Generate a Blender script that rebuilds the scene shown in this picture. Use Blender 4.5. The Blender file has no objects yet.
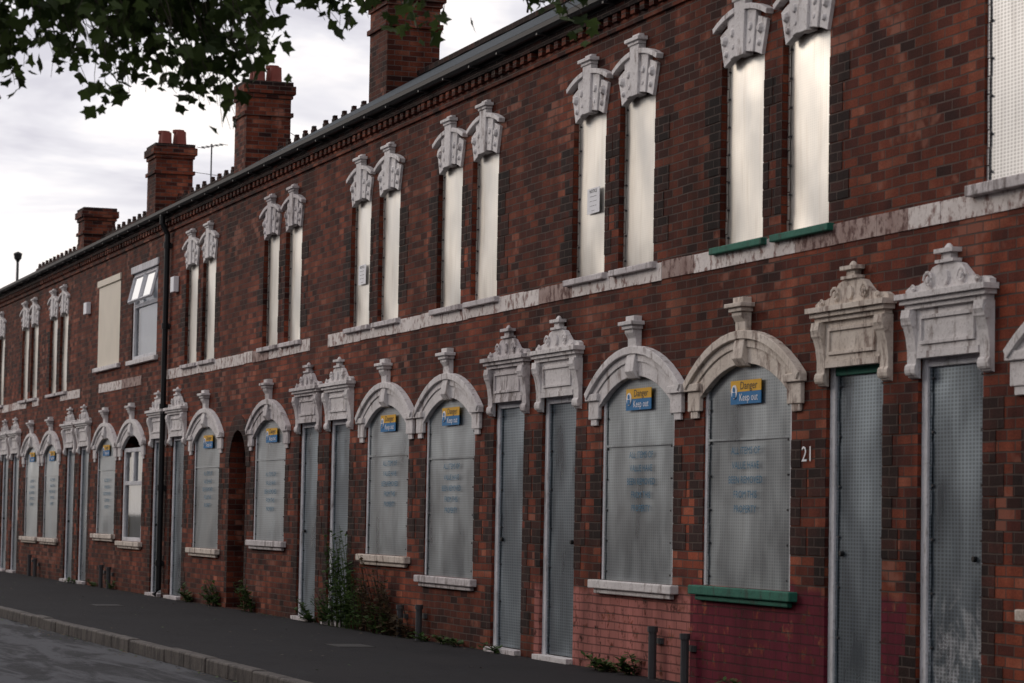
import bpy, math, random, bmesh
from mathutils import Vector, Matrix
R = random.Random(7)
scene = bpy.context.scene

# ------------------------------------------------------------------ node helpers
def new_mat(name):
    m = bpy.data.materials.new(name); m.use_nodes = True
    nt = m.node_tree; nt.nodes.clear()
    out = nt.nodes.new('ShaderNodeOutputMaterial')
    b = nt.nodes.new('ShaderNodeBsdfPrincipled')
    nt.links.new(b.outputs[0], out.inputs[0])
    return m, nt, b
def N(nt, t, **kw):
    n = nt.nodes.new(t)
    for k, v in kw.items(): setattr(n, k, v)
    return n
def setin(nt, sock, v):
    if isinstance(v, bpy.types.NodeSocket): nt.links.new(v, sock)
    else: sock.default_value = v
def M(nt, op, a, b=None, c=None, clamp=False):
    n = N(nt, 'ShaderNodeMath', operation=op); n.use_clamp = clamp
    setin(nt, n.inputs[0], a)
    if b is not None: setin(nt, n.inputs[1], b)
    if c is not None: setin(nt, n.inputs[2], c)
    return n.outputs[0]
def mix(nt, fac, a, b, mode='MIX'):
    n = N(nt, 'ShaderNodeMix', data_type='RGBA', blend_type=mode)
    setin(nt, n.inputs[0], fac)
    for s, v in ((n.inputs[6], a), (n.inputs[7], b)):
        if isinstance(v, (tuple, list)): s.default_value = (v[0], v[1], v[2], 1)
        else: nt.links.new(v, s)
    return n.outputs[2]
def noise(nt, vec, scale, detail=3, rough=.55, dist=0):
    n = N(nt, 'ShaderNodeTexNoise'); n.inputs['Scale'].default_value = scale
    n.inputs['Detail'].default_value = detail; n.inputs['Roughness'].default_value = rough
    n.inputs['Distortion'].default_value = dist
    if vec is not None: nt.links.new(vec, n.inputs['Vector'])
    return n.outputs['Fac']
def ramp(nt, fac, stops):
    n = N(nt, 'ShaderNodeValToRGB'); nt.links.new(fac, n.inputs[0])
    e = n.color_ramp.elements
    while len(e) < len(stops): e.new(.5)
    for i, (p, c) in enumerate(stops):
        e[i].position = p
        if not isinstance(c, (tuple, list)): c = (c, c, c)
        e[i].color = (c[0], c[1], c[2], 1)
    return n.outputs[0]
def mrange(nt, v, a, b, c=0., d=1.):
    n = N(nt, 'ShaderNodeMapRange'); n.clamp = True
    setin(nt, n.inputs[0], v)
    for i, x in enumerate((a, b, c, d)): n.inputs[i+1].default_value = x
    return n.outputs[0]
def grey(nt, v):
    n = N(nt, 'ShaderNodeCombineColor')
    for i in range(3): nt.links.new(v, n.inputs[i])
    return n.outputs[0]
def objco(nt):
    return N(nt, 'ShaderNodeTexCoord').outputs['Object']
def bump(nt, b, h, strength, dist):
    n = N(nt, 'ShaderNodeBump'); n.inputs['Strength'].default_value = strength
    n.inputs['Distance'].default_value = dist
    nt.links.new(h, n.inputs['Height']); nt.links.new(n.outputs[0], b.inputs['Normal'])
def mapping(nt, vec, scale):
    n = N(nt, 'ShaderNodeMapping'); n.inputs['Scale'].default_value = scale
    nt.links.new(vec, n.inputs[0]); return n.outputs[0]

# ------------------------------------------------------------------ materials
RED = [(0, (.032, .012, .011)), (.22, (.072, .019, .014)), (.5, (.128, .031, .018)),
       (.8, (.190, .047, .025)), (1, (.27, .090, .054))]
DARK = [(0, (.015, .010, .010)), (.5, (.031, .016, .015)), (.85, (.058, .021, .017)), (1, (.13, .034, .022))]
def brick_mat(name, stops, paint=None, paint_z=.8):
    m, nt, b = new_mat(name)
    oc = objco(nt)
    sep = N(nt, 'ShaderNodeSeparateXYZ'); nt.links.new(oc, sep.inputs[0])
    geo = N(nt, 'ShaderNodeNewGeometry')
    sn = N(nt, 'ShaderNodeSeparateXYZ'); nt.links.new(geo.outputs['True Normal'], sn.inputs[0])
    isx = M(nt, 'GREATER_THAN', M(nt, 'ABSOLUTE', sn.outputs[0]), .5)
    hx = M(nt, 'ADD', M(nt, 'MULTIPLY', sep.outputs[0], M(nt, 'SUBTRACT', 1, isx)), M(nt, 'MULTIPLY', sep.outputs[1], isx))
    cmb = N(nt, 'ShaderNodeCombineXYZ'); nt.links.new(hx, cmb.inputs[0]); nt.links.new(sep.outputs[2], cmb.inputs[1])
    nz = N(nt, 'ShaderNodeTexNoise'); nz.inputs['Scale'].default_value = 3; nz.inputs['Detail'].default_value = 1; nt.links.new(oc, nz.inputs['Vector'])
    va = N(nt, 'ShaderNodeVectorMath', operation='SCALE'); nt.links.new(nz.outputs['Color'], va.inputs[0]); va.inputs['Scale'].default_value = .014
    vb = N(nt, 'ShaderNodeVectorMath', operation='ADD'); nt.links.new(va.outputs[0], vb.inputs[0]); nt.links.new(cmb.outputs[0], vb.inputs[1])
    bt = N(nt, 'ShaderNodeTexBrick'); nt.links.new(vb.outputs[0], bt.inputs['Vector'])
    bt.offset = .5
    for k, v in (('Scale', 1), ('Mortar Size', .0065), ('Mortar Smooth', .3), ('Bias', 0), ('Brick Width', .225), ('Row Height', .075)):
        bt.inputs[k].default_value = v
    bt.inputs['Color1'].default_value = (0, 0, 0, 1); bt.inputs['Color2'].default_value = (1, 1, 1, 1); bt.inputs['Mortar'].default_value = (.4, .4, .4, 1)
    big = noise(nt, oc, .45, 2)
    med = noise(nt, oc, 1.7, 3)
    strk = noise(nt, mapping(nt, oc, (1.6, 1.6, .22)), 1.7, 3)
    rnd = M(nt, 'ADD', M(nt, 'MULTIPLY_ADD', bt.outputs['Color'], .80, .10), M(nt, 'MULTIPLY', M(nt, 'SUBTRACT', med, .5), 1.3), clamp=True)
    col = ramp(nt, rnd, stops)
    soot = M(nt, 'MULTIPLY', mrange(nt, big, .3, .7, .58, 1.35), mrange(nt, strk, .3, .62, .52, 1.15))
    soot = M(nt, 'MULTIPLY', soot, mrange(nt, sep.outputs[2], 1.5, 6.0, 1.26, .80))
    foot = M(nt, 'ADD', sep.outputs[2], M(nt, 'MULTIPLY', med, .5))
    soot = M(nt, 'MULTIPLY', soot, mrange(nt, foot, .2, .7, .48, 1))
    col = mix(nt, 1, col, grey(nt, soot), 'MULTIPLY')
    fine = noise(nt, oc, 60, 2)
    col = mix(nt, 1, col, grey(nt, mrange(nt, fine, .3, .7, .75, 1.22)), 'MULTIPLY')
    if stops is RED:
        flake = M(nt, 'MULTIPLY', mrange(nt, noise(nt, oc, 1.05, 4, .72), .565, .62), mrange(nt, bt.outputs['Color'], .42, .5))
        col = mix(nt, M(nt, 'MULTIPLY', flake, .65), col, (.27, .115, .082))
    mort = mix(nt, strk, (.022, .016, .015), (.15, .11, .095))
    col = mix(nt, bt.outputs['Fac'], col, mort)
    if paint:
        pz = M(nt, 'ADD', sep.outputs[2], M(nt, 'MULTIPLY', M(nt, 'SUBTRACT', med, .5), .35))
        pm = M(nt, 'MULTIPLY', mrange(nt, pz, paint_z-.05, paint_z+.02, 1, 0), mrange(nt, noise(nt, oc, 7, 4, .7), .36, .46))
        pc = mix(nt, mrange(nt, strk, .3, .7), [c*.5 for c in paint], [min(1, c*1.35) for c in paint])
        pc = mix(nt, M(nt, 'MULTIPLY', bt.outputs['Fac'], .6), pc, (.03, .015, .015))
        col = mix(nt, M(nt, 'MULTIPLY', pm, .92), col, pc)
    nt.links.new(col, b.inputs['Base Color'])
    b.inputs['Roughness'].default_value = .85
    b.inputs['Specular IOR Level'].default_value = .12
    h = M(nt, 'SUBTRACT', M(nt, 'ADD', M(nt, 'MULTIPLY', fine, .3), M(nt, 'MULTIPLY', bt.outputs['Color'], .35)), bt.outputs['Fac'])
    bump(nt, b, h, .9, .010)
    return m
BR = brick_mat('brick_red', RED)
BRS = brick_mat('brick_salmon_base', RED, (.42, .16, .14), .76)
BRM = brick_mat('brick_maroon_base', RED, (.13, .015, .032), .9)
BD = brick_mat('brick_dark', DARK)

def stone_mat(name, c1, c2, dirt, hi=.72, amt=.75, vs=1.6, spk=.3, bmp=.4):
    m, nt, b = new_mat(name); oc = objco(nt)
    n1 = noise(nt, oc, 3, 4, .65); n2 = noise(nt, mapping(nt, oc, (5, 5, vs)), 2, 4, .65)
    n3 = noise(nt, oc, 34, 2)
    col = mix(nt, mrange(nt, n1, .3, .7), c1, c2)
    d = M(nt, 'ADD', mrange(nt, n2, hi-.12, hi, 0, amt), M(nt, 'MULTIPLY', mrange(nt, n3, .56, .70), spk), clamp=True)
    col = mix(nt, d, col, dirt)
    nt.links.new(col, b.inputs['Base Color']); b.inputs['Roughness'].default_value = .75
    b.inputs['Specular IOR Level'].default_value = .25
    bump(nt, b, M(nt, 'ADD', n3, M(nt, 'MULTIPLY', n1, 1.5)), bmp, .012)
    return m
STONE = stone_mat('painted_stone', (.58, .56, .565), (.80, .77, .77), (.20, .155, .145), hi=.68)
STONE2 = stone_mat('cream_stone', (.54, .47, .41), (.76, .69, .62), (.17, .11, .09), hi=.65)
STONE3 = stone_mat('weathered_stone', (.46, .43, .44), (.70, .66, .67), (.14, .11, .105), hi=.64)
BAND = stone_mat('band_stone', (.60, .55, .53), (.80, .75, .73), (.19, .09, .075), hi=.62, amt=.88, vs=4, spk=.2, bmp=.2)
BANDR = stone_mat('band_stained', (.24, .15, .135), (.46, .36, .33), (.09, .035, .03), hi=.60, amt=.9, vs=4, spk=.25, bmp=.2)
GREENP = stone_mat('green_paint', (.015, .11, .08), (.03, .17, .12), (.03, .05, .04), hi=.66)
FRAMEW = stone_mat('white_frame_paint', (.52, .53, .56), (.72, .72, .76), (.22, .20, .19), hi=.7)

def metal_mat(name, base, rough, hole=.5, cell=.05, metallic=.6, wav=.12, lo=.7, stain=(.25, .23, .21), st=.35, painted_reflection=False):
    m, nt, b = new_mat(name); oc = objco(nt)
    oi = N(nt, 'ShaderNodeObjectInfo')
    sep = N(nt, 'ShaderNodeSeparateXYZ'); nt.links.new(oc, sep.inputs[0])
    k = 2*math.pi/cell
    sx = M(nt, 'SINE', M(nt, 'MULTIPLY', sep.outputs[0], k*.55)); sz = M(nt, 'SINE', M(nt, 'MULTIPLY', sep.outputs[2], k))
    pat = mrange(nt, M(nt, 'ABSOLUTE', M(nt, 'MULTIPLY', sx, sz)), .3, .65)
    n1 = noise(nt, oc, .9, 2, .5, .3); n2 = noise(nt, mapping(nt, oc, (1.8, 1.8, .8)), 1.4, 3, .55)
    col = mix(nt, mrange(nt, n2, .32, .66), [c*lo for c in base], [min(1, c*1.1) for c in base])
    streak = mrange(nt, noise(nt, mapping(nt, oc, (7, 7, .5)), 2, 3, .6), .52, .74, 0, st)
    col = mix(nt, streak, col, stain)
    if painted_reflection:  # pale reflection low on the sheet, painted into the base colour
        refl_ = M(nt, 'MULTIPLY', mrange(nt, noise(nt, mapping(nt, oc, (3, 3, 2)), 1.6, 4, .6, 1.2), .50, .62), mrange(nt, sep.outputs[2], .55, 1.05, 1, 0))
        col = mix(nt, M(nt, 'MULTIPLY', refl_, .85), col, (.80, .86, .93))
    col = mix(nt, M(nt, 'MULTIPLY', pat, hole), col, (.03, .035, .04))
    col = mix(nt, 1, col, grey(nt, mrange(nt, oi.outputs['Random'], 0, 1, .82, 1.10)), 'MULTIPLY')
    nt.links.new(col, b.inputs['Base Color'])
    b.inputs['Metallic'].default_value = metallic
    nt.links.new(mrange(nt, n2, .3, .7, rough-.08, rough+.10), b.inputs['Roughness'])
    bump(nt, b, M(nt, 'MULTIPLY', n1, 4), wav, .02)
    return m
MET_UP = metal_mat('galvanised_sheet_upper', (.70, .68, .635), .36, .08, .04, .74, .22, .80, (.45, .40, .33), .40)
MET_UPR = metal_mat('perforated_sheet_upper', (.74, .75, .76), .42, .42, .05, .7, .06, .85)
MET_LO = metal_mat('perforated_sheet_lower', (.41, .46, .495), .34, .28, .05, .78, .24, .80, (.17, .17, .17), .24)
MET_DR = metal_mat('perforated_steel_door', (.29, .355, .41), .32, .48, .055, .76, .26, .75, (.13, .14, .15), .25)
MET_DR_REFL = metal_mat('perforated_steel_door_painted_reflection', (.29, .355, .41), .32, .5, .055, .76, .26, .75, (.13, .14, .15), .25, painted_reflection=True)

def plain(name, c, rough=.6, metal=0, var=.25, scale=8, spec=.5):
    m, nt, b = new_mat(name); oc = objco(nt)
    n1 = noise(nt, oc, scale, 3)
    nt.links.new(mix(nt, n1, [x*(1-var) for x in c], [min(1, x*(1+var)) for x in c]), b.inputs['Base Color'])
    b.inputs['Roughness'].default_value = rough; b.inputs['Metallic'].default_value = metal
    b.inputs['Specular IOR Level'].default_value = spec
    return m
BLACK = plain('black_iron', (.010, .010, .012), .55, spec=.3)
GREYP = plain('grey_pipe', (.06, .06, .065), .6, spec=.3)
YEL = plain('sign_yellow', (.72, .40, .03), .6, var=.15, spec=.2)
BLU = plain('sign_blue', (.02, .17, .40), .6, var=.15, spec=.2)
INK = plain('blue_ink', (.05, .18, .30), .7, var=.2, spec=.2)
WHT = plain('paper_white', (.85, .86, .90), .7, var=.08)
BLKINK = plain('black_ink', (.02, .02, .02), .7)
CREAM = plain('cream_board', (.66, .60, .50), .6, var=.1, scale=2)
POT = plain('terracotta_pot', (.17, .035, .025), .8)
CURT = plain('net_curtain', (.50, .55, .60), .9, var=.15, scale=3)
LITTER = plain('dead_leaf', (.10, .07, .04), .9)
def glass():
    m, nt, b = new_mat('window_glass')
    out = [n for n in nt.nodes if n.type == 'OUTPUT_MATERIAL'][0]
    t = N(nt, 'ShaderNodeBsdfTransparent'); g = N(nt, 'ShaderNodeBsdfGlossy'); g.inputs['Roughness'].default_value = .04
    ms = N(nt, 'ShaderNodeMixShader'); fr = N(nt, 'ShaderNodeFresnel'); fr.inputs[0].default_value = 1.6
    nt.links.new(fr.outputs[0], ms.inputs[0]); nt.links.new(t.outputs[0], ms.inputs[1]); nt.links.new(g.outputs[0], ms.inputs[2]); nt.links.new(ms.outputs[0], out.inputs[0])
    return m
GLASS = glass()
DGLASS = plain('dark_glass', (.03, .035, .04), .1)
def slate():
    m, nt, b = new_mat('roof_slate'); oc = objco(nt)
    sep = N(nt, 'ShaderNodeSeparateXYZ'); nt.links.new(oc, sep.inputs[0])
    c = N(nt, 'ShaderNodeCombineXYZ'); nt.links.new(sep.outputs[0], c.inputs[0]); nt.links.new(sep.outputs[1], c.inputs[1])
    bt = N(nt, 'ShaderNodeTexBrick'); nt.links.new(c.outputs[0], bt.inputs[0])
    for k, v in (('Scale', 1), ('Mortar Size', .006), ('Brick Width', .25), ('Row Height', .2)): bt.inputs[k].default_value = v
    bt.inputs['Color1'].default_value = (.018, .029, .040, 1); bt.inputs['Color2'].default_value = (.036, .054, .072, 1); bt.inputs['Mortar'].default_value = (.006, .006, .008, 1)
    nt.links.new(mix(nt, M(nt, 'MULTIPLY', noise(nt, oc, 2), .5), bt.outputs['Color'], (.025, .03, .03)), b.inputs['Base Color'])
    b.inputs['Roughness'].default_value = .75; b.inputs['Specular IOR Level'].default_value = .15
    bump(nt, b, M(nt, 'SUBTRACT', 0, bt.outputs['Fac']), .6, .01)
    return m
SLATE = slate()
def asphalt(name, c1, c2, patch=None, spec=.12):
    m, nt, b = new_mat(name); oc = objco(nt)
    n1 = noise(nt, oc, .6, 4, .6); n2 = noise(nt, oc, 90, 1); n3 = noise(nt, mapping(nt, oc, (.30, 1.6, 1)), 1.5, 5, .7, .5)
    n4 = noise(nt, oc, 7, 3)
    col = mix(nt, mrange(nt, n1, .3, .7), c1, c2)
    col = mix(nt, mrange(nt, n4, .5, .7, 0, .4), col, [c*1.8 for c in c2])
    col = mix(nt, mrange(nt, n2, .5, .75, 0, .35), col, (.12, .118, .115))
    if patch: col = mix(nt, mrange(nt, n3, .46, .56, 0, .8), col, patch)
    nt.links.new(col, b.inputs['Base Color'])
    b.inputs['Roughness'].default_value = .9; b.inputs['Specular IOR Level'].default_value = spec
    bump(nt, b, M(nt, 'ADD', n2, M(nt, 'MULTIPLY', n3, .6)), .4, .01)
    return m
ROAD = asphalt('road_asphalt', (.024, .025, .029), (.045, .046, .052), (.105, .108, .12))
PAVE = asphalt('pavement_asphalt', (.009, .009, .012), (.018, .018, .022), (.022, .021, .024))
GROUND = asphalt('earth', (.05, .045, .03), (.08, .07, .05))
KERB = stone_mat('kerb_stone', (.06, .052, .05), (.13, .115, .105), (.03, .027, .027), hi=.60)
def leafmat(name, c1, c2, tfac=.35):
    m, nt, b = new_mat(name)
    geo = N(nt, 'ShaderNodeNewGeometry')
    col = mix(nt, geo.outputs['Random Per Island'], c1, c2)
    nt.links.new(col, b.inputs['Base Color']); b.inputs['Roughness'].default_value = .6; b.inputs['Specular IOR Level'].default_value = .2
    tr = N(nt, 'ShaderNodeBsdfTranslucent'); nt.links.new(col, tr.inputs[0])
    ms = N(nt, 'ShaderNodeMixShader'); ms.inputs[0].default_value = tfac
    out = [n for n in nt.nodes if n.type == 'OUTPUT_MATERIAL'][0]
    nt.links.new(b.outputs[0], ms.inputs[1]); nt.links.new(tr.outputs[0], ms.inputs[2]); nt.links.new(ms.outputs[0], out.inputs[0])
    return m
LEAF = leafmat('maple_leaf', (.022, .038, .012), (.08, .12, .035), .45)
WEED = leafmat('weed_leaf', (.04, .085, .025), (.11, .17, .055))
DEADW = leafmat('dry_weed', (.07, .05, .03), (.14, .10, .06))
BARK = plain('bark', (.05, .038, .03), .9, var=.4, scale=14)

# ------------------------------------------------------------------ mesh builder
class MB:
    def __init__(s): s.v = []; s.f = []; s.m = []; s.mats = []
    def mi(s, mat):
        if mat not in s.mats: s.mats.append(mat)
        return s.mats.index(mat)
    def face(s, pts, mat):
        i = len(s.v); s.v += [tuple(p) for p in pts]; s.f.append(tuple(range(i, i+len(pts)))); s.m.append(s.mi(mat))
    def box(s, x0, x1, y0, y1, z0, z1, mat):
        i = len(s.v)
        s.v += [(x, y, z) for z in (z0, z1) for y in (y0, y1) for x in (x0, x1)]
        for q in ((0, 2, 3, 1), (4, 5, 7, 6), (0, 1, 5, 4), (2, 6, 7, 3), (0, 4, 6, 2), (1, 3, 7, 5)):
            s.f.append(tuple(i+k for k in q)); s.m.append(s.mi(mat))
    def prism(s, poly, y0, y1, mat):
        n = len(poly); i = len(s.v)
        s.v += [(x, y0, z) for x, z in poly] + [(x, y1, z) for x, z in poly]
        s.f.append(tuple(i+k for k in range(n))); s.m.append(s.mi(mat))
        s.f.append(tuple(i+n+k for k in reversed(range(n)))); s.m.append(s.mi(mat))
        for k in range(n):
            k2 = (k+1) % n
            s.f.append((i+k, i+n+k, i+n+k2, i+k2)); s.m.append(s.mi(mat))
    def prismx(s, poly, x0, x1, mat):
        n = len(poly); i = len(s.v)
        s.v += [(x0, y, z) for y, z in poly] + [(x1, y, z) for y, z in poly]
        s.f.append(tuple(i+k for k in reversed(range(n)))); s.m.append(s.mi(mat))
        s.f.append(tuple(i+n+k for k in range(n))); s.m.append(s.mi(mat))
        for k in range(n):
            k2 = (k+1) % n
            s.f.append((i+k, i+k2, i+n+k2, i+n+k)); s.m.append(s.mi(mat))
    def arc(s, cx, cz, r0, r1, a0, a1, y0, y1, mat, n=10):
        i = len(s.v)
        for k in range(n+1):
            a = a0+(a1-a0)*k/n; sa, ca = math.sin(a), math.cos(a)
            s.v += [(cx+r0*sa, y0, cz+r0*ca), (cx+r1*sa, y0, cz+r1*ca), (cx+r1*sa, y1, cz+r1*ca), (cx+r0*sa, y1, cz+r0*ca)]
        for k in range(n):
            p = i+4*k; q = p+4
            for a, b_ in ((0, 1), (1, 2), (2, 3), (3, 0)):
                s.f.append((p+a, p+b_, q+b_, q+a)); s.m.append(s.mi(mat))
        s.f.append((i+3, i+2, i+1, i)); s.m.append(s.mi(mat)); p = i+4*n
        s.f.append((p, p+1, p+2, p+3)); s.m.append(s.mi(mat))
    def tube(s, pts, rads, mat, n=8, cap=True):
        rings = []
        for j, p in enumerate(pts):
            p = Vector(p)
            d = Vector(pts[min(j+1, len(pts)-1)])-Vector(pts[max(j-1, 0)])
            if d.length < 1e-6: d = Vector((0, 0, 1))
            d.normalize()
            a = Vector((1, 0, 0)) if abs(d.z) > .99 else d.cross(Vector((0, 0, 1))).normalized()
            b = d.cross(a)
            i = len(s.v); r = rads[j] if isinstance(rads, (list, tuple)) else rads
            s.v += [tuple(p+(a*math.cos(2*math.pi*k/n)+b*math.sin(2*math.pi*k/n))*r) for k in range(n)]
            rings.append(i)
        for j in range(len(rings)-1):
            for k in range(n):
                k2 = (k+1) % n
                s.f.append((rings[j]+k, rings[j]+k2, rings[j+1]+k2, rings[j+1]+k)); s.m.append(s.mi(mat))
        if cap:
            s.f.append(tuple(rings[0]+k for k in reversed(range(n)))); s.m.append(s.mi(mat))
            s.f.append(tuple(rings[-1]+k for k in range(n))); s.m.append(s.mi(mat))
    def obj(s, name, parent=None, bevel=0, smooth=False, recalc=True, ysc=None):
        if ysc: s.v = [(x, y*ysc if y < -.002 else y, z) for x, y, z in s.v]
        me = bpy.data.meshes.new(name); me.from_pydata(s.v, [], s.f)
        for m in s.mats: me.materials.append(m)
        me.polygons.foreach_set('material_index', s.m)
        if recalc:
            bm = bmesh.new(); bm.from_mesh(me); bmesh.ops.recalc_face_normals(bm, faces=bm.faces); bm.to_mesh(me); bm.free()
        if smooth: me.polygons.foreach_set('use_smooth', [True]*len(me.polygons))
        o = bpy.data.objects.new(name, me); scene.collection.objects.link(o)
        if bevel:
            b = o.modifiers.new('bevel', 'BEVEL'); b.width = bevel; b.segments = 2; b.limit_method = 'ANGLE'
        if parent:
            o.parent = parent; o.matrix_parent_inverse = Matrix.Translation(-parent.location)
        return o
def empty(name, loc):
    e = bpy.data.objects.new(name, None); e.location = loc; scene.collection.objects.link(e); return e
def text(body, x, y, z, size, mat, parent, sx=1., name='lettering', ls=1.0):
    c = bpy.data.curves.new(name, 'FONT'); c.body = body; c.size = size; c.align_x = 'CENTER'; c.align_y = 'CENTER'; c.space_line = ls
    c.resolution_u = 2
    c.materials.append(mat)
    o = bpy.data.objects.new(name, c); scene.collection.objects.link(o)
    o.location = (x, y, z); o.rotation_euler = (math.pi/2, 0, 0); o.scale = (sx, 1, 1)
    o.parent = parent; o.matrix_parent_inverse = Matrix.Translation(-parent.location)
    return o

# ------------------------------------------------------------------ architecture parts
EAVE = 6.2
def wall(mb, x0, x1, openings, mat, z1=6.16, y=0, depth=.24):
    xs = sorted(set([x0, x1]+[o[0] for o in openings]+[o[1] for o in openings]))
    zs = sorted(set([0, z1]+[o[2] for o in openings]+[o[3] for o in openings]))
    for a, b in zip(xs, xs[1:]):
        for c, d in zip(zs, zs[1:]):
            mx, mz = (a+b)/2, (c+d)/2
            if any(o[0] < mx < o[1] and o[2] < mz < o[3] for o in openings): continue
            mb.face([(a, y, c), (b, y, c), (b, y, d), (a, y, d)], mat)
    for a, b, c, d in openings:
        mb.face([(a, y, c), (a, y, d), (a, y+depth, d), (a, y+depth, c)], mat)
        mb.face([(b, y, d), (b, y, c), (b, y+depth, c), (b, y+depth, d)], mat)
        mb.face([(a, y, d), (b, y, d), (b, y+depth, d), (a, y+depth, d)], mat)
        mb.face([(a, y, c), (a, y+depth, c), (b, y+depth, c), (b, y, c)], mat)
def quoins(mb, xedge, sgn, z0, z1, lim=None):
    z = math.ceil(z0/.225)*.225; k = int(round(z/.225))
    while z+.225 <= z1+.01:
        w = .34 if k % 2 else .225
        if lim: w = min(w, lim if k % 2 else lim*.62)
        a, b = sorted((xedge, xedge+sgn*w))
        if R.random() < .93: mb.box(a, b, -.005, .0, z+.004, z+.22, BD)
        z += .225; k += 1

def arch_surround(mb, cx, st, z=2.66, dz=0):
    ri = 1.619; cz = z-ri
    a = math.asin(.88/ri); a2 = math.asin(1.15/(ri+.27))
    mb.arc(cx, cz, ri, ri+.13, -a, a, -.07, .025, st, 14)
    mb.arc(cx, cz, ri+.13, ri+.20, -a-.02, a+.02, -.10, .02, st, 14)
    mb.arc(cx, cz, ri+.20, ri+.27, -a2, a2, -.17, .0, st, 14)
    for s in (-1, 1):
        x0, x1 = sorted((cx+s*.865, cx+s*1.12))
        mb.box(x0, x1, -.085, -.001, z-.36, z-.19, st)
        x0, x1 = sorted((cx+s*.85, cx+s*1.155))
        mb.box(x0, x1, -.14, -.001, z-.19, z-.125, st)
        x0, x1 = sorted((cx+s*.93, cx+s*1.08))
        mb.box(x0, x1, -.06, -.001, z-.42, z-.36, st)
    prof = [(0, z-.03), (-.10, z-.02), (-.19, z+.04), (-.17, z+.12), (-.12, z+.24), (-.13, z+.34), (-.20, z+.39), (-.20, z+.42), (0, z+.42)]
    mb.prismx(prof, cx-.10, cx+.10, st)
    mb.box(cx-.13, cx+.13, -.24, 0, z+.42, z+.455, st)
    mb.box(cx-.17, cx+.17, -.29, 0, z+.455, z+.49, st)
    mb.box(cx-.10, cx+.10, -.18, 0, z+.49, z+.54, st)

def volute(mb, cx, cz, r, s, st, y0, y1):
    pts = []
    for k in range(15):
        t = k/14; a = t*2.6*math.pi; rr = r*(1-.72*t)
        pts.append((cx+s*1.25*rr*math.cos(a), y0, cz+rr*math.sin(a)))
    mb.tube(pts, [r*.24*(1-.4*k/14) for k in range(15)], st, 6)
    mb.tube([(cx, y0-.02, cz), (cx, y1, cz)], r*.32, st, 10)

def door_surround(mb, cx, st, z=2.60, k_=.885):
    mb.box(cx-.62, cx+.62, -.08, -.001, z, z+.30, st)
    mb.box(cx-.44, cx+.44, -.115, -.08, z+.045, z+.07, st); mb.box(cx-.44, cx+.44, -.115, -.08, z+.225, z+.25, st)
    mb.box(cx-.44, cx-.41, -.115, -.08, z+.07, z+.225, st); mb.box(cx+.41, cx+.44, -.115, -.08, z+.07, z+.225, st)
    mb.box(cx-.50, cx+.50, -.10, .02, z-.05, z-.002, st)
    for k, (w, p, a, b) in enumerate(((.66, .15, .30, .335), (.70, .21, .335, .37), (.735, .27, .37, .41))):
        mb.box(cx-w, cx+w, -p, -.001, z+a, z+b, st)
    for s in (-1, 1):
        a, b = sorted((cx+s*.52, cx+s*.67))
        prof = [(0, z-.19), (-.06, z-.18), (-.11, z-.14), (-.09, z-.08), (-.09, z-.0), (-.12, z+.10), (-.17, z+.18), (-.22, z+.24), (-.20, z+.298), (0, z+.298)]
        mb.prismx(prof, a, b, st)
        mb.tube([(a-.012, -.085, z-.125), (b+.012, -.085, z-.125)], .042, st, 10)
        mb.tube([(a-.012, -.145, z+.225), (b+.012, -.145, z+.225)], .055, st, 10)
    zb = z+.41
    L = [(-.69, 0), (.69, 0), (.685, .05), (.62, .085), (.48, .09), (.38, .12), (.31, .19), (.23, .27), (.12, .30),
         (-.12, .30), (-.23, .27), (-.31, .19), (-.38, .12), (-.48, .09), (-.62, .085), (-.685, .05)]
    mb.prism([(cx+x, zb+zz*.62) for x, zz in L], -.11, -.001, st)
    for s in (-1, 1):
        volute(mb, cx+s*.27, zb+.08, .062, s, st, -.15, -.10)
        volute(mb, cx+s*.53, zb+.028, .036, -s, st, -.15, -.10)
    mb.tube([(cx, -.15, zb+.085), (cx, -.10, zb+.085)], .052, st, 12)
    mb.box(cx-.15, cx+.15, -.16, -.001, zb+.187, zb+.21, st)
    mb.box(cx-.08, cx+.08, -.12, -.001, zb+.21, zb+.255, st)
    mb.box(cx-.15, cx+.15, -.18, -.001, zb+.255, zb+.285, st)
    mb.tube([(cx, -.07, zb+.285), (cx, -.07, zb+.30), (cx, -.07, zb+.32)], [.06, .05, .02], st, 8)
    mb.v = [(cx+(x-cx)*k_, y, zz) for x, y, zz in mb.v]

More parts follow.
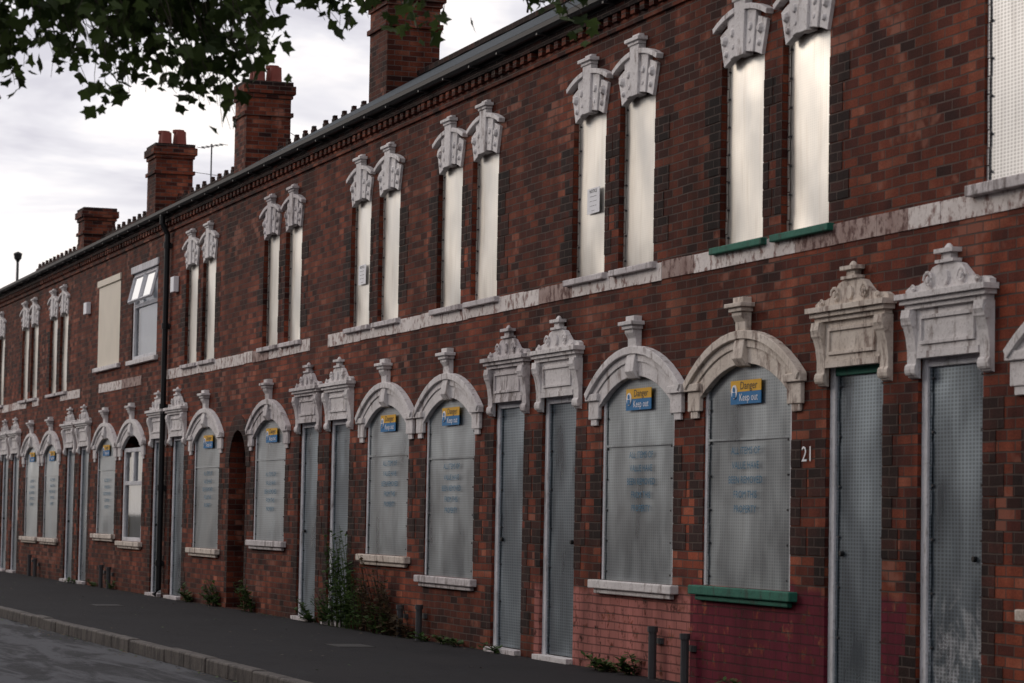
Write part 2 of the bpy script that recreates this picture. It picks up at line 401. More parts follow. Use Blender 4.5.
def upper_lintel(mb, cx, st, z=5.22):
    i0 = len(mb.v)
    cz = z-1.16; H = math.radians(20.5)
    n = 5
    for k in range(n):
        a0 = -H+2*H*k/n; a1 = -H+2*H*(k+1)/n
        if k == 2: continue
        odd = k in (1, 3)
        mb.arc(cx, cz, 1.165, 1.46+(.05 if odd else 0), a0+.004, a1-.004, -.075-(.035 if odd else 0), .03, st, 3)
        am = (a0+a1)/2
        mb.tube([(cx+1.37*math.sin(am), -.15, cz+1.37*math.cos(am)), (cx+1.37*math.sin(am), -.06, cz+1.37*math.cos(am))], [.03, .055], st, 7)
        mb.tube([(cx+1.25*math.sin(am), -.13, cz+1.25*math.cos(am)), (cx+1.25*math.sin(am), -.06, cz+1.25*math.cos(am))], [.02, .035], st, 7)
    mb.arc(cx, cz, 1.512, 1.56, -H-.03, -.075, -.17, -.001, st, 4)
    mb.arc(cx, cz, 1.512, 1.56, .075, H+.03, -.17, -.001, st, 4)
    a0 = 2*H*.1+.004
    k = [(cx-1.14*math.sin(a0), cz+1.14), (cx+1.14*math.sin(a0), cz+1.14), (cx+1.6*math.sin(a0), cz+1.6), (cx-1.6*math.sin(a0), cz+1.6)]
    mb.prism(k, -.16, .03, st)
    mb.box(cx-.14, cx+.14, -.19, -.001, cz+1.6, cz+1.63, st)
    mb.box(cx-.18, cx+.18, -.24, -.001, cz+1.63, cz+1.665, st)
    mb.box(cx-.09, cx+.09, -.13, -.001, cz+1.665, cz+1.70, st)
    mb.v[i0:] = [(cx+(x-cx)*.93, y, zz) for x, y, zz in mb.v[i0:]]

def sheet(name, x0, x1, z0, z1, y, mat, par, seam=False, bow=.004):
    mb = MB(); nx, nz = 8, 12; seed = R.random()*100; tilt = R.uniform(-.6, .6)*bow
    def yy(i, k):
        t = math.sin(i*.5+seed)*math.cos(k*.3+seed*1.7)+.25*math.sin(i*1.1+k*.7+seed*2.3)
        e = min(1, min(i, nx-i)/1.5)*min(1, min(k, nz-k)/1.5)
        return y - bow*t*.8*e + tilt*(i/nx-.5)
    for i in range(nx):
        for k in range(nz):
            P = lambda a, b: (x0+(x1-x0)*a/nx, yy(a, b), z0+(z1-z0)*b/nz)
            mb.face([P(i, k), P(i+1, k), P(i+1, k+1), P(i, k+1)], mat)
    me_o = mb.obj(name, par, recalc=False, smooth=True)
    bm = bmesh.new(); bm.from_mesh(me_o.data); bmesh.ops.remove_doubles(bm, verts=bm.verts, dist=1e-4); bm.to_mesh(me_o.data); bm.free()
    mb = MB()
    if seam:
        zs = z0+(z1-z0)*.66; mb.box(x0, x1, y-.014, y-.010, zs, zs+.02, mat)
    n = 14
    for xa, xb in ((x0-.006, x0+.022), (x1-.022, x1+.006)):
        for k in range(n):
            za = z0+(z1-z0)*k/n; zb = z0+(z1-z0)*(k+1)/n; j = R.uniform(-.004, .008)*(1 if xa < (x0+x1)/2 else -1)
            mb.box(xa+j, xb+j, y-.012, y-.008, za+.004, zb-.004, mat)
    for k in range(7):
        zz = z0+.08+(z1-z0-.16)*k/6
        for xx in (x0+.04, x1-.04):
            mb.tube([(xx, y-.016, zz), (xx, y+.0, zz)], .010, GREYP, 6)
    mb.obj(name+'_fixings', par)
    return me_o

def notice(cx, z, y, par):
    dx = R.uniform(-.06, .08); cx += dx; z += R.uniform(-.02, .02)
    mb = MB()
    mb.box(cx-.30, cx+.30, y-.006, y, z, z+.092, YEL); mb.box(cx-.30, cx+.30, y-.006, y, z-.102, z-.001, BLU)
    mb.tube([(cx-.22, y-.012, z-.0), (cx-.22, y-.007, z-.0)], .058, WHT, 14)
    mb.tube([(cx-.22, y-.016, z+.02), (cx-.22, y-.0125, z+.02)], .022, BLU, 8)
    mb.box(cx-.25, cx-.19, y-.016, y-.0125, z-.05, z-.005, BLU)
    mb.obj('warning_notice', par)
    text('Danger', cx+.06, y-.008, z+.046, .092, BLKINK, par, 1.25)
    text('Keep out', cx+.06, y-.008, z-.05, .088, WHT, par, 1.1)

def upvc(x0, x1, z0, z1, par, open_top=False, y=.05):
    mb = MB(); t = .07; tx = .11
    mb.box(x0, x0+tx, y-.03, y+.04, z0, z1, FRAMEW); mb.box(x1-tx, x1, y-.03, y+.04, z0, z1, FRAMEW)
    mb.box(x0+tx, x1-tx, y-.03, y+.04, z0, z0+t, FRAMEW); mb.box(x0+tx, x1-tx, y-.03, y+.04, z1-t, z1, FRAMEW)
    zt = z0+(z1-z0)*.60; xm = (x0+x1)/2
    mb.box(x0+tx, x1-tx, y-.025, y+.035, zt, zt+t, FRAMEW)
    if not open_top: mb.box(xm-.04, xm+.04, y-.027, y+.037, zt+t, z1-t, FRAMEW)
    mb.obj('window_frame', par, .006)
    mb = MB(); mb.face([(x0+tx, y+.01, z0+t), (x1-tx, y+.01, z0+t), (x1-tx, y+.01, zt), (x0+tx, y+.01, zt)], GLASS)
    mb.face([(x0+tx, y+.01, zt+t), (x1-tx, y+.01, zt+t), (x1-tx, y+.01, z1-t), (x0+tx, y+.01, z1-t)], GLASS)
    mb.obj('window_glass', par, recalc=False)
    if open_top:
        mb = MB()
        for a, b in ((x0+tx, xm-.05), (xm+.05, x1-tx)):
            h = z1-t-zt-t; outw = .10
            def Q(x, s): return (x, y-.035-outw*s, z1-t-h*s*.93)
            for (p, q) in ((Q(a, 0), Q(a, 1)), (Q(b, 0), Q(b, 1)), (Q(a, 1), Q(b, 1)), (Q(a, 0), Q(b, 0))):
                mb.tube([p, q], .03, FRAMEW, 4)
            mb.face([Q(a, .05), Q(b, .05), Q(b, .95), Q(a, .95)], GLASS)
        mb.obj('top_hung_vents', par)
    mb = MB(); n = 40
    for k in range(n):
        xa = x0+.02+(x1-x0-.04)*k/n; xb = x0+.02+(x1-x0-.04)*(k+1)/n
        ya = y+.09+.012*math.sin(k*1.3); yb = y+.09+.012*math.sin((k+1)*1.3)
        mb.face([(xa, ya, z0+.01), (xb, yb, z0+.01), (xb, yb, z1-.02), (xa, ya, z1-.02)], CURT)
    mb.obj('net_curtain', par, recalc=False)

def house(P, W, opt):
    s = 1 if W > P else -1
    x0, x1 = min(P, W), max(P, W)
    dc = P+s*.74-.12; wc = W-s*1.19-.08; uc = W-s*1.77-.20
    if opt.get('passage'):
        if s > 0: x1 += 1.5
        else: x0 -= 1.5
    par = empty('terraced_house', ((x0+x1)/2, 0, 0))
    wm = opt.get('wall', BR); st = opt.get('stone', STONE); sz = opt.get('sill', .84)
    dw = .47; ww = .865; uw = .43
    ops = [(dc-dw, dc+dw, .02, 2.57), (wc-ww, wc+ww, sz, 2.66)]
    up = opt.get('up', 'pair')
    if up == 'pair': ups = [(uc-.615-uw, uc-.615+uw), (uc+.595-uw, uc+.595+uw)]; uz = (3.66, 5.22)
    else: ups = [opt['upx']]; uz = (opt.get('upz', 3.70), 5.42)
    ops += [(a, b, uz[0], uz[1]) for a, b in ups]
    pc = None
    if opt.get('passage'):
        pc = W+s*.75; ops.append((pc-.52, pc+.52, .01, 2.55))
    mb = MB(); wall(mb, x0, x1, ops, wm)
    mb.face([(x0, 4.9, 0), (x1, 4.9, 0), (x1, 4.9, EAVE), (x0, 4.9, EAVE)], BR)
    zr = opt.get('ridge', 7.6)
    for xx in (x0+.002, x1-.002):
        mb.face([(xx, .25, 0), (xx, 4.9, 0), (xx, 4.9, EAVE), (xx, 2.4, zr-.06), (xx, .0, EAVE-.05), (xx, .25, EAVE-.05)], BR)
    mb.box(x0, x1, -.03, -.001, 5.88, 5.953, BR)
    x = x0+.03
    while x < x1-.12:
        mb.box(x, x+.11, -.07, -.001, 5.956, 6.03, BR); x += .225
    mb.box(x0, x1, -.085, -.001, 6.033, 6.105, BD)
    if opt.get('passage'):
        r = .52; cz = 2.03
        for sg in (-1, 1):
            pts = [(pc+sg*.52, 2.55)]
            for k in range(9):
                a = math.pi/2*k/8; pts.append((pc+sg*r*math.cos(a), cz+r*math.sin(a)))
            mb.prism(pts, .004, .2, BR)
        mb.arc(pc, cz, .52, .75, -math.pi/2, math.pi/2, -.012, -.001, BD, 16)
        for a, b in ((pc-.55, pc-.52), (pc+.52, pc+.55)): mb.box(a, b, .24, 4.9, 0, 2.6, BD)
        mb.box(pc-.55, pc+.55, .24, 4.9, 2.6, 2.65, BD)
        mb.box(pc-.52, pc+.52, 3.0, 3.05, 0, 2.6, BLACK)
        quoins(mb, pc-.52, -1, .1, 2.0, .16); quoins(mb, pc+.52, 1, .1, 2.0, .16)
    zq = .9 if wm is not BR else .05
    quoins(mb, dc-dw, -1, zq, 2.3, .25 if s > 0 else .285); quoins(mb, dc+dw, 1, zq, 2.3, .25 if s < 0 else .285)
    quoins(mb, wc-ww, -1, sz+.1, 2.2, .285); quoins(mb, wc+ww, 1, sz+.1, 2.2, .285)
    if up == 'pair':
        quoins(mb, ups[0][0], -1, 3.8, 5.1); quoins(mb, ups[1][1], 1, 3.8, 5.1)
        quoins(mb, ups[0][1], 1, 3.8, 5.1, .165); quoins(mb, ups[1][0], -1, 3.8, 5.1, .165)
    mb.obj('brick_walls', par)
    # roof
    mb = MB()
    prof = [(-.20, 6.165), (2.4, zr-.05), (5.1, 6.165), (5.1, 6.215), (2.4, zr), (-.20, 6.215)]
    mb.prismx(prof, x0, x1, SLATE)
    mb.box(x0, x1, 2.33, 2.47, zr-.02, zr+.05, BD)
    if opt.get('crest', True):
        x = x0+.2
        while x < x1-.1:
            mb.box(x-.09, x+.09, 2.37, 2.43, zr+.05, zr+.13, BD); mb.box(x-.05, x+.05, 2.37, 2.43, zr+.13, zr+.18, BD); x += .56
    mb.obj('slate_roof', par)
    mb = MB()
    mb.box(x0, x1, -.098, -.03, 6.108, 6.162, BLACK)
    g = [(-.22, 6.20), (-.215, 6.155), (-.185, 6.125), (-.145, 6.125), (-.115, 6.155), (-.11, 6.20), (-.125, 6.20), (-.13, 6.16), (-.15, 6.14), (-.18, 6.14), (-.20, 6.16), (-.205, 6.20)]
    mb.prismx(g, x0, x1, BLACK)
    x = x0+.4
    while x < x1:
        mb.box(x-.02, x+.02, -.225, -.10, 6.10, 6.122, BLACK); x += .9
    mb.obj('gutter', par)
    # stone band, stones of mixed condition, some lost
    mb = MB(); xx = x0; dirty = opt.get('dirty', .3); miss = opt.get('miss', .12)
    def pick():
        q = R.random()
        return 2 if q < miss else (1 if q < miss+dirty else 0)
    state = pick()
    while xx < x1-.01:
        w = min(R.uniform(.45, 1.0), x1-xx)
        if R.random() < .55: state = pick()
        if state < 2:
            j = R.uniform(-.005, .005)
            mb.box(xx+.002, xx+w-.002, -.009-R.random()*.004, -.001, 3.485+j, 3.645+j, BANDR if state else BAND)
        xx += w
    if mb.v: mb.obj('stone_band', par, .003)
    # stone dressings
    mb = MB(); arch_surround(mb, wc-.02, st); mb.obj('window_arch_surround', par, .006, ysc=.45)
    mb = MB(); door_surround(mb, dc+.03, opt.get('dstone', st)); mb.obj('door_hood', par, .005, ysc=.45)
    if up == 'pair':
        mb = MB()
        for a, b in ups: upper_lintel(mb, (a+b)/2+.06, opt.get('ustone', st))
        mb.obj('upper_window_lintels', par, .005, ysc=.42)
        mb = MB(); us = opt.get('usill', STONE3)
        for a, b in ups:
            mb.box(a-.10, b+.10, -.06, .10, 3.60, 3.658, us)
        mb.obj('upper_window_sills', par, .008)
        for a, b in ups:
            sheet('window_security_sheet', a+.01, b-.01, 3.66, 5.215, opt.get('updepth', .06), MET_UP, par, bow=.014)
    else:
        a, b = ups[0]
        mb = MB(); mb.box(a-.15, b+.15, -.07, .10, uz[0]-.08, uz[0]-.002, STONE3 if up == 'sheet' else st)
        if up != 'sheet': mb.box(a-.06, b+.06, -.03, .05, 5.42, 5.54, FRAMEW if up == 'upvc' else CREAM)
        mb.obj('upper_window_sill', par, .008)
        if up == 'sheet': sheet('window_security_sheet', a+.01, b-.01, uz[0], 5.415, .03, MET_UPR, par, bow=.005)
        elif up == 'board':
            mb = MB(); mb.box(a, b, .0, .03, uz[0], 5.42, CREAM); mb.obj('window_board', par, .005)
        else: upvc(a, b, uz[0], 5.42, par, True)
    # ground window
    mb = MB(); sm = opt.get('gsill', STONE2)
    mb.box(wc-1.0, wc+1.0, -.075, .10, sz-.08, sz-.002, sm); mb.box(wc-.92, wc+.92, -.045, -.001, sz-.125, sz-.082, sm)
    mb.obj('window_sill', par, .01)
    if opt.get('g') == 'upvc': upvc(wc-.84, wc+.84, sz, 2.44, par)
    else:
        mb = MB(); mb.box(wc-ww, wc-ww+.05, .012, .12, sz, 2.66, FRAMEW); mb.box(wc+ww-.05, wc+ww, .012, .12, sz, 2.66, FRAMEW)
        mb.obj('window_frame', par, .005)
        yd = .028
        sheet('window_security_sheet', wc-ww+.055, wc+ww-.055, sz, 2.66, yd, opt.get('gmet', MET_LO), par, True, .010)
        if opt.get('sign', True): notice(wc, 2.45, yd-.020, par)
        if opt.get('print', True):
            tx = R.uniform(-.05, .12); tz = 1.70+R.uniform(-.05, .05)
            text('ALL ITEMS OF\nVALUE HAVE\nBEEN REMOVED\nFROM THIS\nPROPERTY', wc+tx, yd-.018, tz, .085, INK, par, 1.1, 'stencilled_text', 1.4)
    # door
    mb = MB()
    fm = opt.get('dframe', FRAMEW)
    mb.box(dc-dw, dc-dw+.09, .03, .16, .05, 2.57, fm); mb.box(dc+dw-.06, dc+dw, .03, .16, .05, 2.57, fm); mb.box(dc-dw+.09, dc+dw-.06, .03, .16, 2.49, 2.57, opt.get('dtop', fm))
    mb.obj('door_frame', par, .006)
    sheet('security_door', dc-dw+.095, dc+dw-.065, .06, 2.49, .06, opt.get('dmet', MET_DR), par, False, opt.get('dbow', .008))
    mb = MB()
    mb.tube([(dc+s*.28, .03, 1.15), (dc+s*.28, .06, 1.15)], .022, BLACK, 10)
    mb.box(dc-.48, dc+.48, -.07, .15, .0, .05, opt.get('gsill', STONE3))
    mb.obj('door_step_and_lock', par, .004)
    return par

bounds = [(-1.6, 2.32), (-1.6, -5.52), (-9.44, -5.52), (-9.44, -13.36), (-17.28, -13.36), (-17.28, -21.2), (-25.12, -21.2), (-25.12, -29.04),
          (-33.02, -29.04), (-33.02, -37.05), (-42.5, -38.55), (-42.5, -46.6), (-50.7, -46.6), (-50.7, -54.8), (-58.9, -54.8), (-58.9, -62.9),
          (-66.9, -62.9), (-66.9, -70.9)]
opts = {4: dict(up='sheet', upx=(-16.2, -14.25), stone=STONE, dirty=.3, miss=.0, dbow=.014, dmet=MET_DR_REFL),
        5: dict(wall=BRM, sill=.84, gsill=GREENP, usill=GREENP, dtop=GREENP, stone=STONE2, ustone=STONE, dirty=.2, miss=.0),
        6: dict(wall=BRS, sill=.82, stone=STONE, gsill=STONE, dirty=.25, miss=.0),
        7: dict(sill=.72, stone=STONE, dstone=STONE3, gsill=STONE3, dirty=.25, miss=.15),
        8: dict(sill=.91, stone=STONE, dirty=.2, miss=.05), 9: dict(sill=1.0, stone=STONE3, gsill=STONE3, updepth=.07, dirty=.4, miss=.4),
        10: dict(sill=.83, passage=True, stone=STONE, dirty=.1, miss=.02),
        11: dict(g='upvc', up='upvc', upx=(-45.85, -43.75), upz=3.93, stone=STONE, sill=.85, sign=False, dirty=.3, miss=.5),
        12: dict(up='board', upx=(-49.0, -46.95), upz=3.95, stone=STONE, sill=.95, dirty=.3, miss=.6),
        13: dict(sill=.8, dirty=.2), 14: dict(sill=.8, stone=STONE, dirty=.2)}
parents = []
for i, (P, W) in enumerate(bounds):
    o = dict(opts.get(i, {}))
    if i < 10: o['ridge'] = 7.74; o['crest'] = False
    parents.append(house(P, W, o))
text('21', -18.92, -.01, 1.90, .17, WHT, parents[5], 1.25, 'house_number')
def paper(x, z, y, par):
    mb = MB(); mb.box(x-.16, x+.16, y-.004, y, z-.12, z+.12, WHT); mb.obj('paper_notice', par)
    text('NOTICE\n----------\n---- ------\n------- --\n-----', x, y-.006, z, .045, BLKINK, par, 1.2, 'notice_text')
paper(-23.75, 4.38, .035, parents[6]); paper(-15.3, 4.75, .01, parents[4]); paper(-31.65, 4.3, .035, parents[8])
mb = MB(); mb.box(-42.35, -42.1, -.09, -.002, 4.85, 5.1, WHT); mb.obj('alarm_box', parents[10], .01)
mb = MB(); mb.box(-50.1, -49.8, -.09, -.002, 5.0, 5.22, WHT); mb.obj('alarm_box', parents[12], .01)

# ------------------------------------------------------------------ chimneys
def chimney(x, top, pots=2, w=.8, d=.72, zb=6.9):
    par = empty('brick_chimney', (x, 2.3, zb))
    mb = MB(); y0, y1 = 2.3-d/2, 2.3+d/2
    mb.box(x-w/2, x+w/2, y0, y1, zb-.4, top-.30, BR)
    mb.box(x-w/2-.04, x+w/2+.04, y0-.04, y1+.04, top-.62, top-.545, BR)
    mb.box(x-w/2-.03, x+w/2+.03, y0-.03, y1+.03, top-.298, top-.227, BR)
    mb.box(x-w/2-.07, x+w/2+.07, y0-.07, y1+.07, top-.225, top-.077, BR)
    mb.box(x-w/2-.03, x+w/2+.03, y0-.03, y1+.03, top-.075, top, BD)
    mb.obj('stack', par, .004)
    mb = MB()
    for k in range(pots):
        yy = 2.3+(k-(pots-1)/2)*.30; h = .30+.04*(k % 2)
        mb.tube([(x, yy, top), (x, yy, top+.05), (x, yy, top+h-.07), (x, yy, top+h-.06), (x, yy, top+h)], [.13, .115, .095, .12, .12], POT, 14)
        mb.tube([(x+.26, yy, top), (x+.26, yy, top+.04), (x+.26, yy, top+h*.8)], [.12, .11, .10], POT, 14)
    if pots: mb.obj('pots', par)
    return par
for x, t, p, w, d in ((-62.1, 8.33, 0, .8, .72), (-54.0, 8.80, 2, .85, .76), (-46.2, 8.93, 2, .85, .80), (-37.6, 9.05, 2, .9, .80), (-29.1, 8.6, 2, .9, .8),
                (-21.2, 9.2, 2, .9, .8), (-13.4, 9.2, 2, .9, .8), (-5.5, 9.2, 2, .9, .8)):
    chimney(x, t, p, w, d, 7.0)

mb = MB()
mb.tube([(-52.9, 2.9, 7.4), (-52.9, 2.9, 8.75)], .016, GREYP, 6)
mb.tube([(-53.2, 2.75, 8.7), (-52.5, 3.05, 8.7)], .010, GREYP, 5)
for k in range(6):
    t = k/5; cx, cy = -53.2+.7*t, 2.75+.3*t
    mb.tube([(cx+.06, cy-.10, 8.7), (cx-.06, cy+.10, 8.7)], .006, GREYP, 4)
mb.obj('tv_aerial')

# ------------------------------------------------------------------ downpipe
mb = MB()
dx = -42.75
mb.tube([(dx, -.16, 6.14), (dx, -.16, 6.0), (dx, -.07, 5.82), (dx, -.07, .12), (dx, -.14, .03)], .045, BLACK, 10)
for z in (5.6, 4.3, 3.0, 1.7, .5): mb.tube([(dx, -.07, z), (dx, -.07, z+.09)], .06, BLACK, 10); mb.box(dx-.1, dx+.1, -.03, -.002, z+.01, z+.07, BLACK)
mb.obj('drainpipe')
for W in (-5.52, -13.36, -21.2-.28, -29.04, -47.3, -55.2, -62.9):
    for d in (-.36, .36):
        mb = MB(); h = R.uniform(.36, .46)
        mb.tube([(W+d, -.08, 0), (W+d, -.08, h-.05), (W+d, -.08, h-.049), (W+d, -.08, h)], [.036, .036, .046, .046], GREYP, 10)
        mb.box(W+d-.07, W+d+.07, -.03, -.002, h-.15, h-.1, GREYP)
        mb.obj('vent_pipe')

# ------------------------------------------------------------------ ground
def sheet_xy(name, x0, x1, y0, y1, z, mat):
    mb = MB(); mb.face([(x0, y0, z), (x1, y0, z), (x1, y1, z), (x0, y1, z)], mat); return mb.obj(name, recalc=False)
sheet_xy('ground', -900, 900, -900, 900, -.135, GROUND)
sheet_xy('road', -400, 200, -8.42, -3.34, -.125, ROAD)
mb = MB(); mb.box(-400, 200, -3.2, -.001, -.13, 0, PAVE); mb.obj('pavement')
mb = MB(); mb.box(-400, 200, -12.0, -8.56, -.13, 0, PAVE); mb.obj('pavement')
for ya, yb in ((-3.34, -3.2), (-8.56, -8.42)):
    mb = MB(); x = -110.
    while x < 30:
        L = .915; dz = R.uniform(-.010, .010); dy = R.uniform(-.008, .008)
        mb.box(x+.006, x+L-.006, ya+dy, yb+dy-.002, -.14, .010+dz, KERB); x += L
    mb.obj('kerb', bevel=.018)
mb = MB()
for x, y in ((-27.5, -1.2), (-39, -1.6), (-19.5, -2.2)): mb.box(x-.3, x+.3, y-.2, y+.2, -.01, .004, BLACK)
mb.obj('manhole_cover')
mb = MB()
for k in range(1100):
    x = R.uniform(-60, -12)
    q = R.random()
    if q < .4: y, z = -3.36-abs(R.gauss(0, .12)), -.119
    elif q < .85: y, z = -.02-abs(R.gauss(0, .08)), .006
    else: y, z = R.uniform(-3.1, -.2), .006
    a = R.uniform(0, 6.28); r = R.uniform(.012, .035)
    mb.face([(x+r*math.cos(a+q2), y+r*.7*math.sin(a+q2), z+R.uniform(0, .010)) for q2 in (0, 1.3, 2.6, 4.2)], R.choice([WEED, LITTER, BARK, BARK, LITTER]))
mb.obj('leaf_litter', recalc=False)

# ------------------------------------------------------------------ weeds
def weed(cx, height, spread, n, dens=26, mat=None):
    mat = mat or WEED
    mb = MB()
    for k in range(n):
        bx = cx+R.uniform(-spread*.6, spread*.6); by = -.03-R.random()*.08; h = height*R.uniform(.45, 1)
        tx = bx+R.uniform(-.35, .35)*spread; ty = by-R.uniform(.02, .2)
        pts = [(bx+(tx-bx)*t*t, by+(ty-by)*t*t, h*t) for t in (0, .25, .5, .75, 1)]
        mb.tube(pts, [.007, .006, .005, .004, .002], BARK if R.random() < .4 else mat, 5)
        for q in range(dens):
            t = R.uniform(.08, 1); p = Vector((bx+(tx-bx)*t*t, by+(ty-by)*t*t, h*t))
            a = R.uniform(0, 6.28); L = R.uniform(.04, .12)*(1.15-.4*t); d = Vector((math.cos(a), math.sin(a), R.uniform(-.3, .7))).normalized()
            sd = d.cross(Vector((0, 0, 1))).normalized()*L*.28
            mb.face([p, p+d*L*.5+sd, p+d*L, p+d*L*.5-sd], mat)
    return mb.obj('weed_plant', recalc=False)
weed(-31.95, 1.25, .6, 22, 44); weed(-31.2, .85, .5, 12, 34); weed(-30.5, .95, .6, 18, 26, DEADW); weed(-29.9, .7, .45, 12, 24, DEADW); weed(-30.2, .4, .6, 10, 20); weed(-32.6, .45, .3, 9)
weed(-38.9, .42, .35, 10); weed(-36.7, .5, .3, 11); weed(-22.4, .2, .2, 6); weed(-23.0, .15, .3, 6); weed(-33.5, .3, .3, 6); weed(-29.3, .4, .3, 8, 20, DEADW); weed(-40.6, .3, .3, 6)
for k in range(12): weed(R.uniform(-52, -14), R.uniform(.07, .16), .15, 4, 12)

# ------------------------------------------------------------------ tree
def tree():
    par = empty('maple_tree', (-16.6, -10.1, 0))
    mb = MB()
    mb.tube([(-16.6, -10.1, -.05), (-16.6, -10.1, .4), (-16.55, -10.05, 2), (-16.6, -10.1, 4), (-16.5, -9.9, 6), (-16.6, -9.8, 8.5)], [.30, .23, .20, .17, .12, .04], BARK, 12)
    leaves = []
    def branch(pts, r0):
        out = []; n = 12
        for k in range(n+1):
            t = k/n*(len(pts)-1); i = min(int(t), len(pts)-2); f = t-i
            p = Vector(pts[i]).lerp(Vector(pts[i+1]), f)
            out.append(p+Vector((R.gauss(0, .02), R.gauss(0, .02), R.gauss(0, .015))))
        mb.tube(out, [r0*(1-.85*k/n) for k in range(n+1)], BARK, 5)
        return out
    def cluster(p, n, rad):
        for _ in range(n): leaves.append((p+Vector((R.gauss(0, rad), R.gauss(0, rad), R.gauss(0, rad*.7))), R.uniform(.06, .135)))
    for k in range(16):
        a = k/16*6.28+R.uniform(-.2, .2); e = R.uniform(5.6, 9.5); rr = R.uniform(2.3, 4.0)*(1 if e < 8.5 else .7)
        b = branch([(-16.6, -10.1, R.uniform(3.4, 6.2)), (-16.6+rr*.5*math.cos(a), -10.1+rr*.5*math.sin(a), e*.5+3), (-16.6+rr*math.cos(a), -10.1+rr*math.sin(a)*.9, e)], .06)
        for p in b[4:]: cluster(p, 22, .42)
    K = [(-200, 3.6), (0, 3.82), (20, 3.86), (30, 4.08), (48, 4.06), (60, 3.82), (85, 3.76), (125, 3.86), (165, 3.86), (205, 3.80), (228, 3.66), (240, 3.86), (252, 4.04), (275, 4.20), (284, 4.6), (300, 4.6), (312, 4.38), (350, 4.28), (395, 4.40), (415, 4.25), (440, 4.22), (452, 4.32), (462, 4.7), (545, 4.7), (560, 4.44), (600, 4.36), (625, 4.42), (640, 4.8), (900, 4.9)]
    def zlow(y):
        x = (y+6.67)/.0061
        for (a, za), (b, zb) in zip(K, K[1:]):
            if a <= x <= b: return za+(zb-za)*(x-a)/(b-a)
        return 4.9
    for X in (-17.0, -16.3, -15.6, -15.0):
        branch([(-16.6, -10.1, 3.9+R.random()*.6), (X, -8.2, 4.9), (X, -6.4, 5.0), (X+.2, -4.6, 4.95), (X, -2.9, 4.85)], .05)
    for k in range(300):
        y = R.uniform(-7.6, -4.75) if R.random() < .78 else R.uniform(-4.75, -2.75); X = R.gauss(-16.1, .7); zl = zlow(y)
        zl = 1.38+(zl-1.38)*(-X)/16.0
        yy = -9+(y+9)*(-X)/16.0
        if zl > 4.65 and R.random() < .8: continue
        top = Vector((X+R.gauss(0, .25), yy+R.uniform(-.4, .1), 5.0)); end = Vector((X, yy, zl+.03+R.random()**1.2*.6))
        mid = (top+end)/2+Vector((0, -.12, .12))
        b = branch([top, mid, end], .009)
        for p in b[1:]:
            if R.random() < .78: cluster(p, R.choice([1, 1, 2, 3]), .07)
    lf = MB()
    lob = [(90, 1), (72, .66), (58, .70), (42, .92), (16, .56), (-4, .66), (-20, .66), (-48, .36), (-90, .22), (-132, .36), (200, .66), (184, .66), (164, .56), (138, .92), (122, .70), (108, .66)]
    star = [(r*math.cos(math.radians(a)), r*math.sin(math.radians(a))) for a, r in lob]
    for p, sz in leaves:
        d = Vector((R.gauss(0, .7), R.gauss(0, .7), -R.uniform(.0, 1))).normalized()
        sd = d.cross(Vector((R.gauss(0, 1), R.gauss(0, 1), R.gauss(0, 1)))).normalized()
        nn = d.cross(sd); cv = R.uniform(.1, .5); cw = R.uniform(-.3, .3)
        lf.face([p+(sd*x+d*y+nn*(abs(x)*cv+y*y*cw))*sz*.66 for x, y in star], LEAF)
    lf.obj('foliage', par, recalc=False)
    mb.obj('trunk_and_limbs', par, smooth=True)
tree()

# ------------------------------------------------------------------ street lamp beyond the roofs
mb = MB(); lx, ly = -91.5, 5.0
mb.tube([(lx, ly, -.1), (lx, ly, 1.2), (lx, ly, 1.25), (lx, ly, 9.7)], [.10, .10, .06, .045], GREYP, 8)
mb.tube([(lx, ly, 9.7), (lx, ly, 9.76), (lx, ly, 9.80), (lx, ly, 9.98), (lx, ly, 10.04)], [.05, .08, .12, .15, .03], BLACK, 10)
mb.obj('street_lamp')
def wire(mb, a, b, sag):
    a = Vector(a); b = Vector(b); pts = []
    for k in range(17):
        t = k/16; p = a.lerp(b, t); p.z -= sag*4*t*(1-t); pts.append(p)
    mb.tube(pts, .006, BLACK, 4)
mb = MB()
wire(mb, (-66, 12, 9.9), (-38, 1.9, 9.0), .5); wire(mb, (-66, 12, 9.9), (-46.1, 1.9, 8.6), .4); wire(mb, (-66, 12, 9.9), (-54.1, 1.9, 8.4), .2)
mb.tube([(-66, 12, 0), (-66, 12, 10.1)], .1, BARK, 8)
mb.obj('telephone_wires')

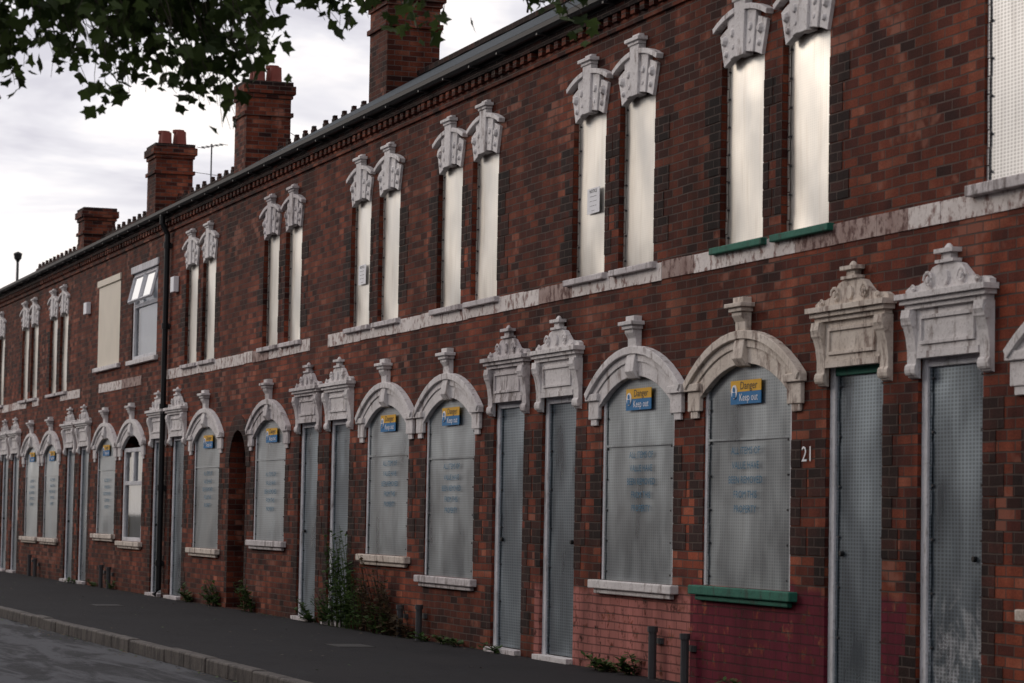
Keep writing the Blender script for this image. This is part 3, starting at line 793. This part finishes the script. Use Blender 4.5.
# ------------------------------------------------------------------ unseen houses across the street, added for dark reflections in the lower sheets
for k in range(7):
    xa = -100+k*17.; xb = xa+16.6
    par = empty('unseen_opposite_terrace', ((xa+xb)/2, -15, 0)); mb = MB()
    Y = -13.2
    for q in range(4):
        a = xa+q*4.15; b = a+4.15
        ops = [(a+.4, a+1.3, 0, 2.3), (a+2, a+3.6, .9, 2.4), (a+.8, a+1.7, 3.4, 4.8), (a+2.4, a+3.3, 3.4, 4.8)]
        xs = sorted(set([a, b]+[o[0] for o in ops]+[o[1] for o in ops])); zs = sorted(set([-.13, 5.2]+[o[2] for o in ops]+[o[3] for o in ops]))
        for i in range(len(xs)-1):
            for j in range(len(zs)-1):
                mx, mz = (xs[i]+xs[i+1])/2, (zs[j]+zs[j+1])/2
                hole = any(o[0] < mx < o[1] and o[2] < mz < o[3] for o in ops)
                yy = Y-.1 if hole else Y
                mb.face([(xs[i+1], yy, zs[j]), (xs[i], yy, zs[j]), (xs[i], yy, zs[j+1]), (xs[i+1], yy, zs[j+1])], DGLASS if hole else BR)
    mb.obj('walls', par, recalc=False)
    mb = MB(); mb.prismx([(Y+.2, 5.2), (Y-3, 6.9), (Y-6.2, 5.2)], xa, xb, SLATE); mb.obj('roof', par)

# ------------------------------------------------------------------ world
w = bpy.data.worlds.new("World"); scene.world = w; w.use_nodes = True
nt = w.node_tree; nt.nodes.clear()
out = nt.nodes.new('ShaderNodeOutputWorld'); bg = nt.nodes.new('ShaderNodeBackground'); nt.links.new(bg.outputs[0], out.inputs[0])
sundir = Vector((-.84, -.54, .36)).normalized()
sky = nt.nodes.new('ShaderNodeTexSky'); sky.sky_type = 'NISHITA'; sky.sun_disc = False
sky.sun_elevation = math.asin(sundir.z); sky.sun_rotation = math.atan2(sundir.x, sundir.y)
tc = nt.nodes.new('ShaderNodeTexCoord')
mp = nt.nodes.new('ShaderNodeMapping'); mp.inputs['Scale'].default_value = (1, 1, 3.4); mp.inputs['Rotation'].default_value = (0.10, 0.06, 0); nt.links.new(tc.outputs['Generated'], mp.inputs[0])
n1 = noise(nt, mp.outputs[0], 8.5, 5, .58, .4)
n2 = noise(nt, mp.outputs[0], 2.6, 2, .5, .0)
f = M(nt, 'ADD', M(nt, 'MULTIPLY', n1, .65), M(nt, 'MULTIPLY', n2, .35))
cl = ramp(nt, f, [(.40, (.62, .60, .66)), (.47, (.78, .76, .80)), (.52, (.94, .90, .90)), (.59, (1.0, .945, .90))])
dt = N(nt, 'ShaderNodeVectorMath', operation='DOT_PRODUCT'); nt.links.new(tc.outputs['Generated'], dt.inputs[0]); dt.inputs[1].default_value = sundir
glow = mrange(nt, dt.outputs['Value'], .2, 1, 9.6, 13.0)
cl = mix(nt, 1, cl, grey(nt, glow), 'MULTIPLY')
fin = mix(nt, .94, sky.outputs[0], cl)
nt.links.new(fin, bg.inputs[0]); bg.inputs[1].default_value = .1
sl = bpy.data.lights.new('sun', 'SUN'); sl.energy = .6; sl.angle = math.radians(14); sl.color = (1, .85, .70)
so = bpy.data.objects.new('sun', sl); scene.collection.objects.link(so); so.location = (-20, -20, 30)
so.rotation_euler = (-sundir).to_track_quat('-Z', 'Y').to_euler()

# ------------------------------------------------------------------ camera
th, ph, ro = math.radians(19.14), math.atan(175.5/2700), .018
F = Vector((-math.cos(th)*math.cos(ph), math.sin(th)*math.cos(ph), math.sin(ph)))
R0 = F.cross(Vector((0, 0, 1))).normalized(); U0 = R0.cross(F)
Rr = R0*math.cos(ro)+U0*math.sin(ro); Ur = U0*math.cos(ro)-R0*math.sin(ro)
cam = bpy.data.cameras.new('camera'); co = bpy.data.objects.new('camera', cam); scene.collection.objects.link(co)
m = Matrix((Rr, Ur, -F)).transposed().to_4x4(); m.translation = Vector((0, -9, 1.38)); co.matrix_world = m
cam.sensor_width = 36; cam.lens = 36*2700/1024; cam.clip_end = 3000; cam.clip_start = .1
cam.dof.use_dof = True; cam.dof.focus_distance = 29; cam.dof.aperture_fstop = 4.5
scene.camera = co
scene.view_settings.view_transform = 'Standard'; scene.view_settings.look = 'None'; scene.view_settings.exposure = 0
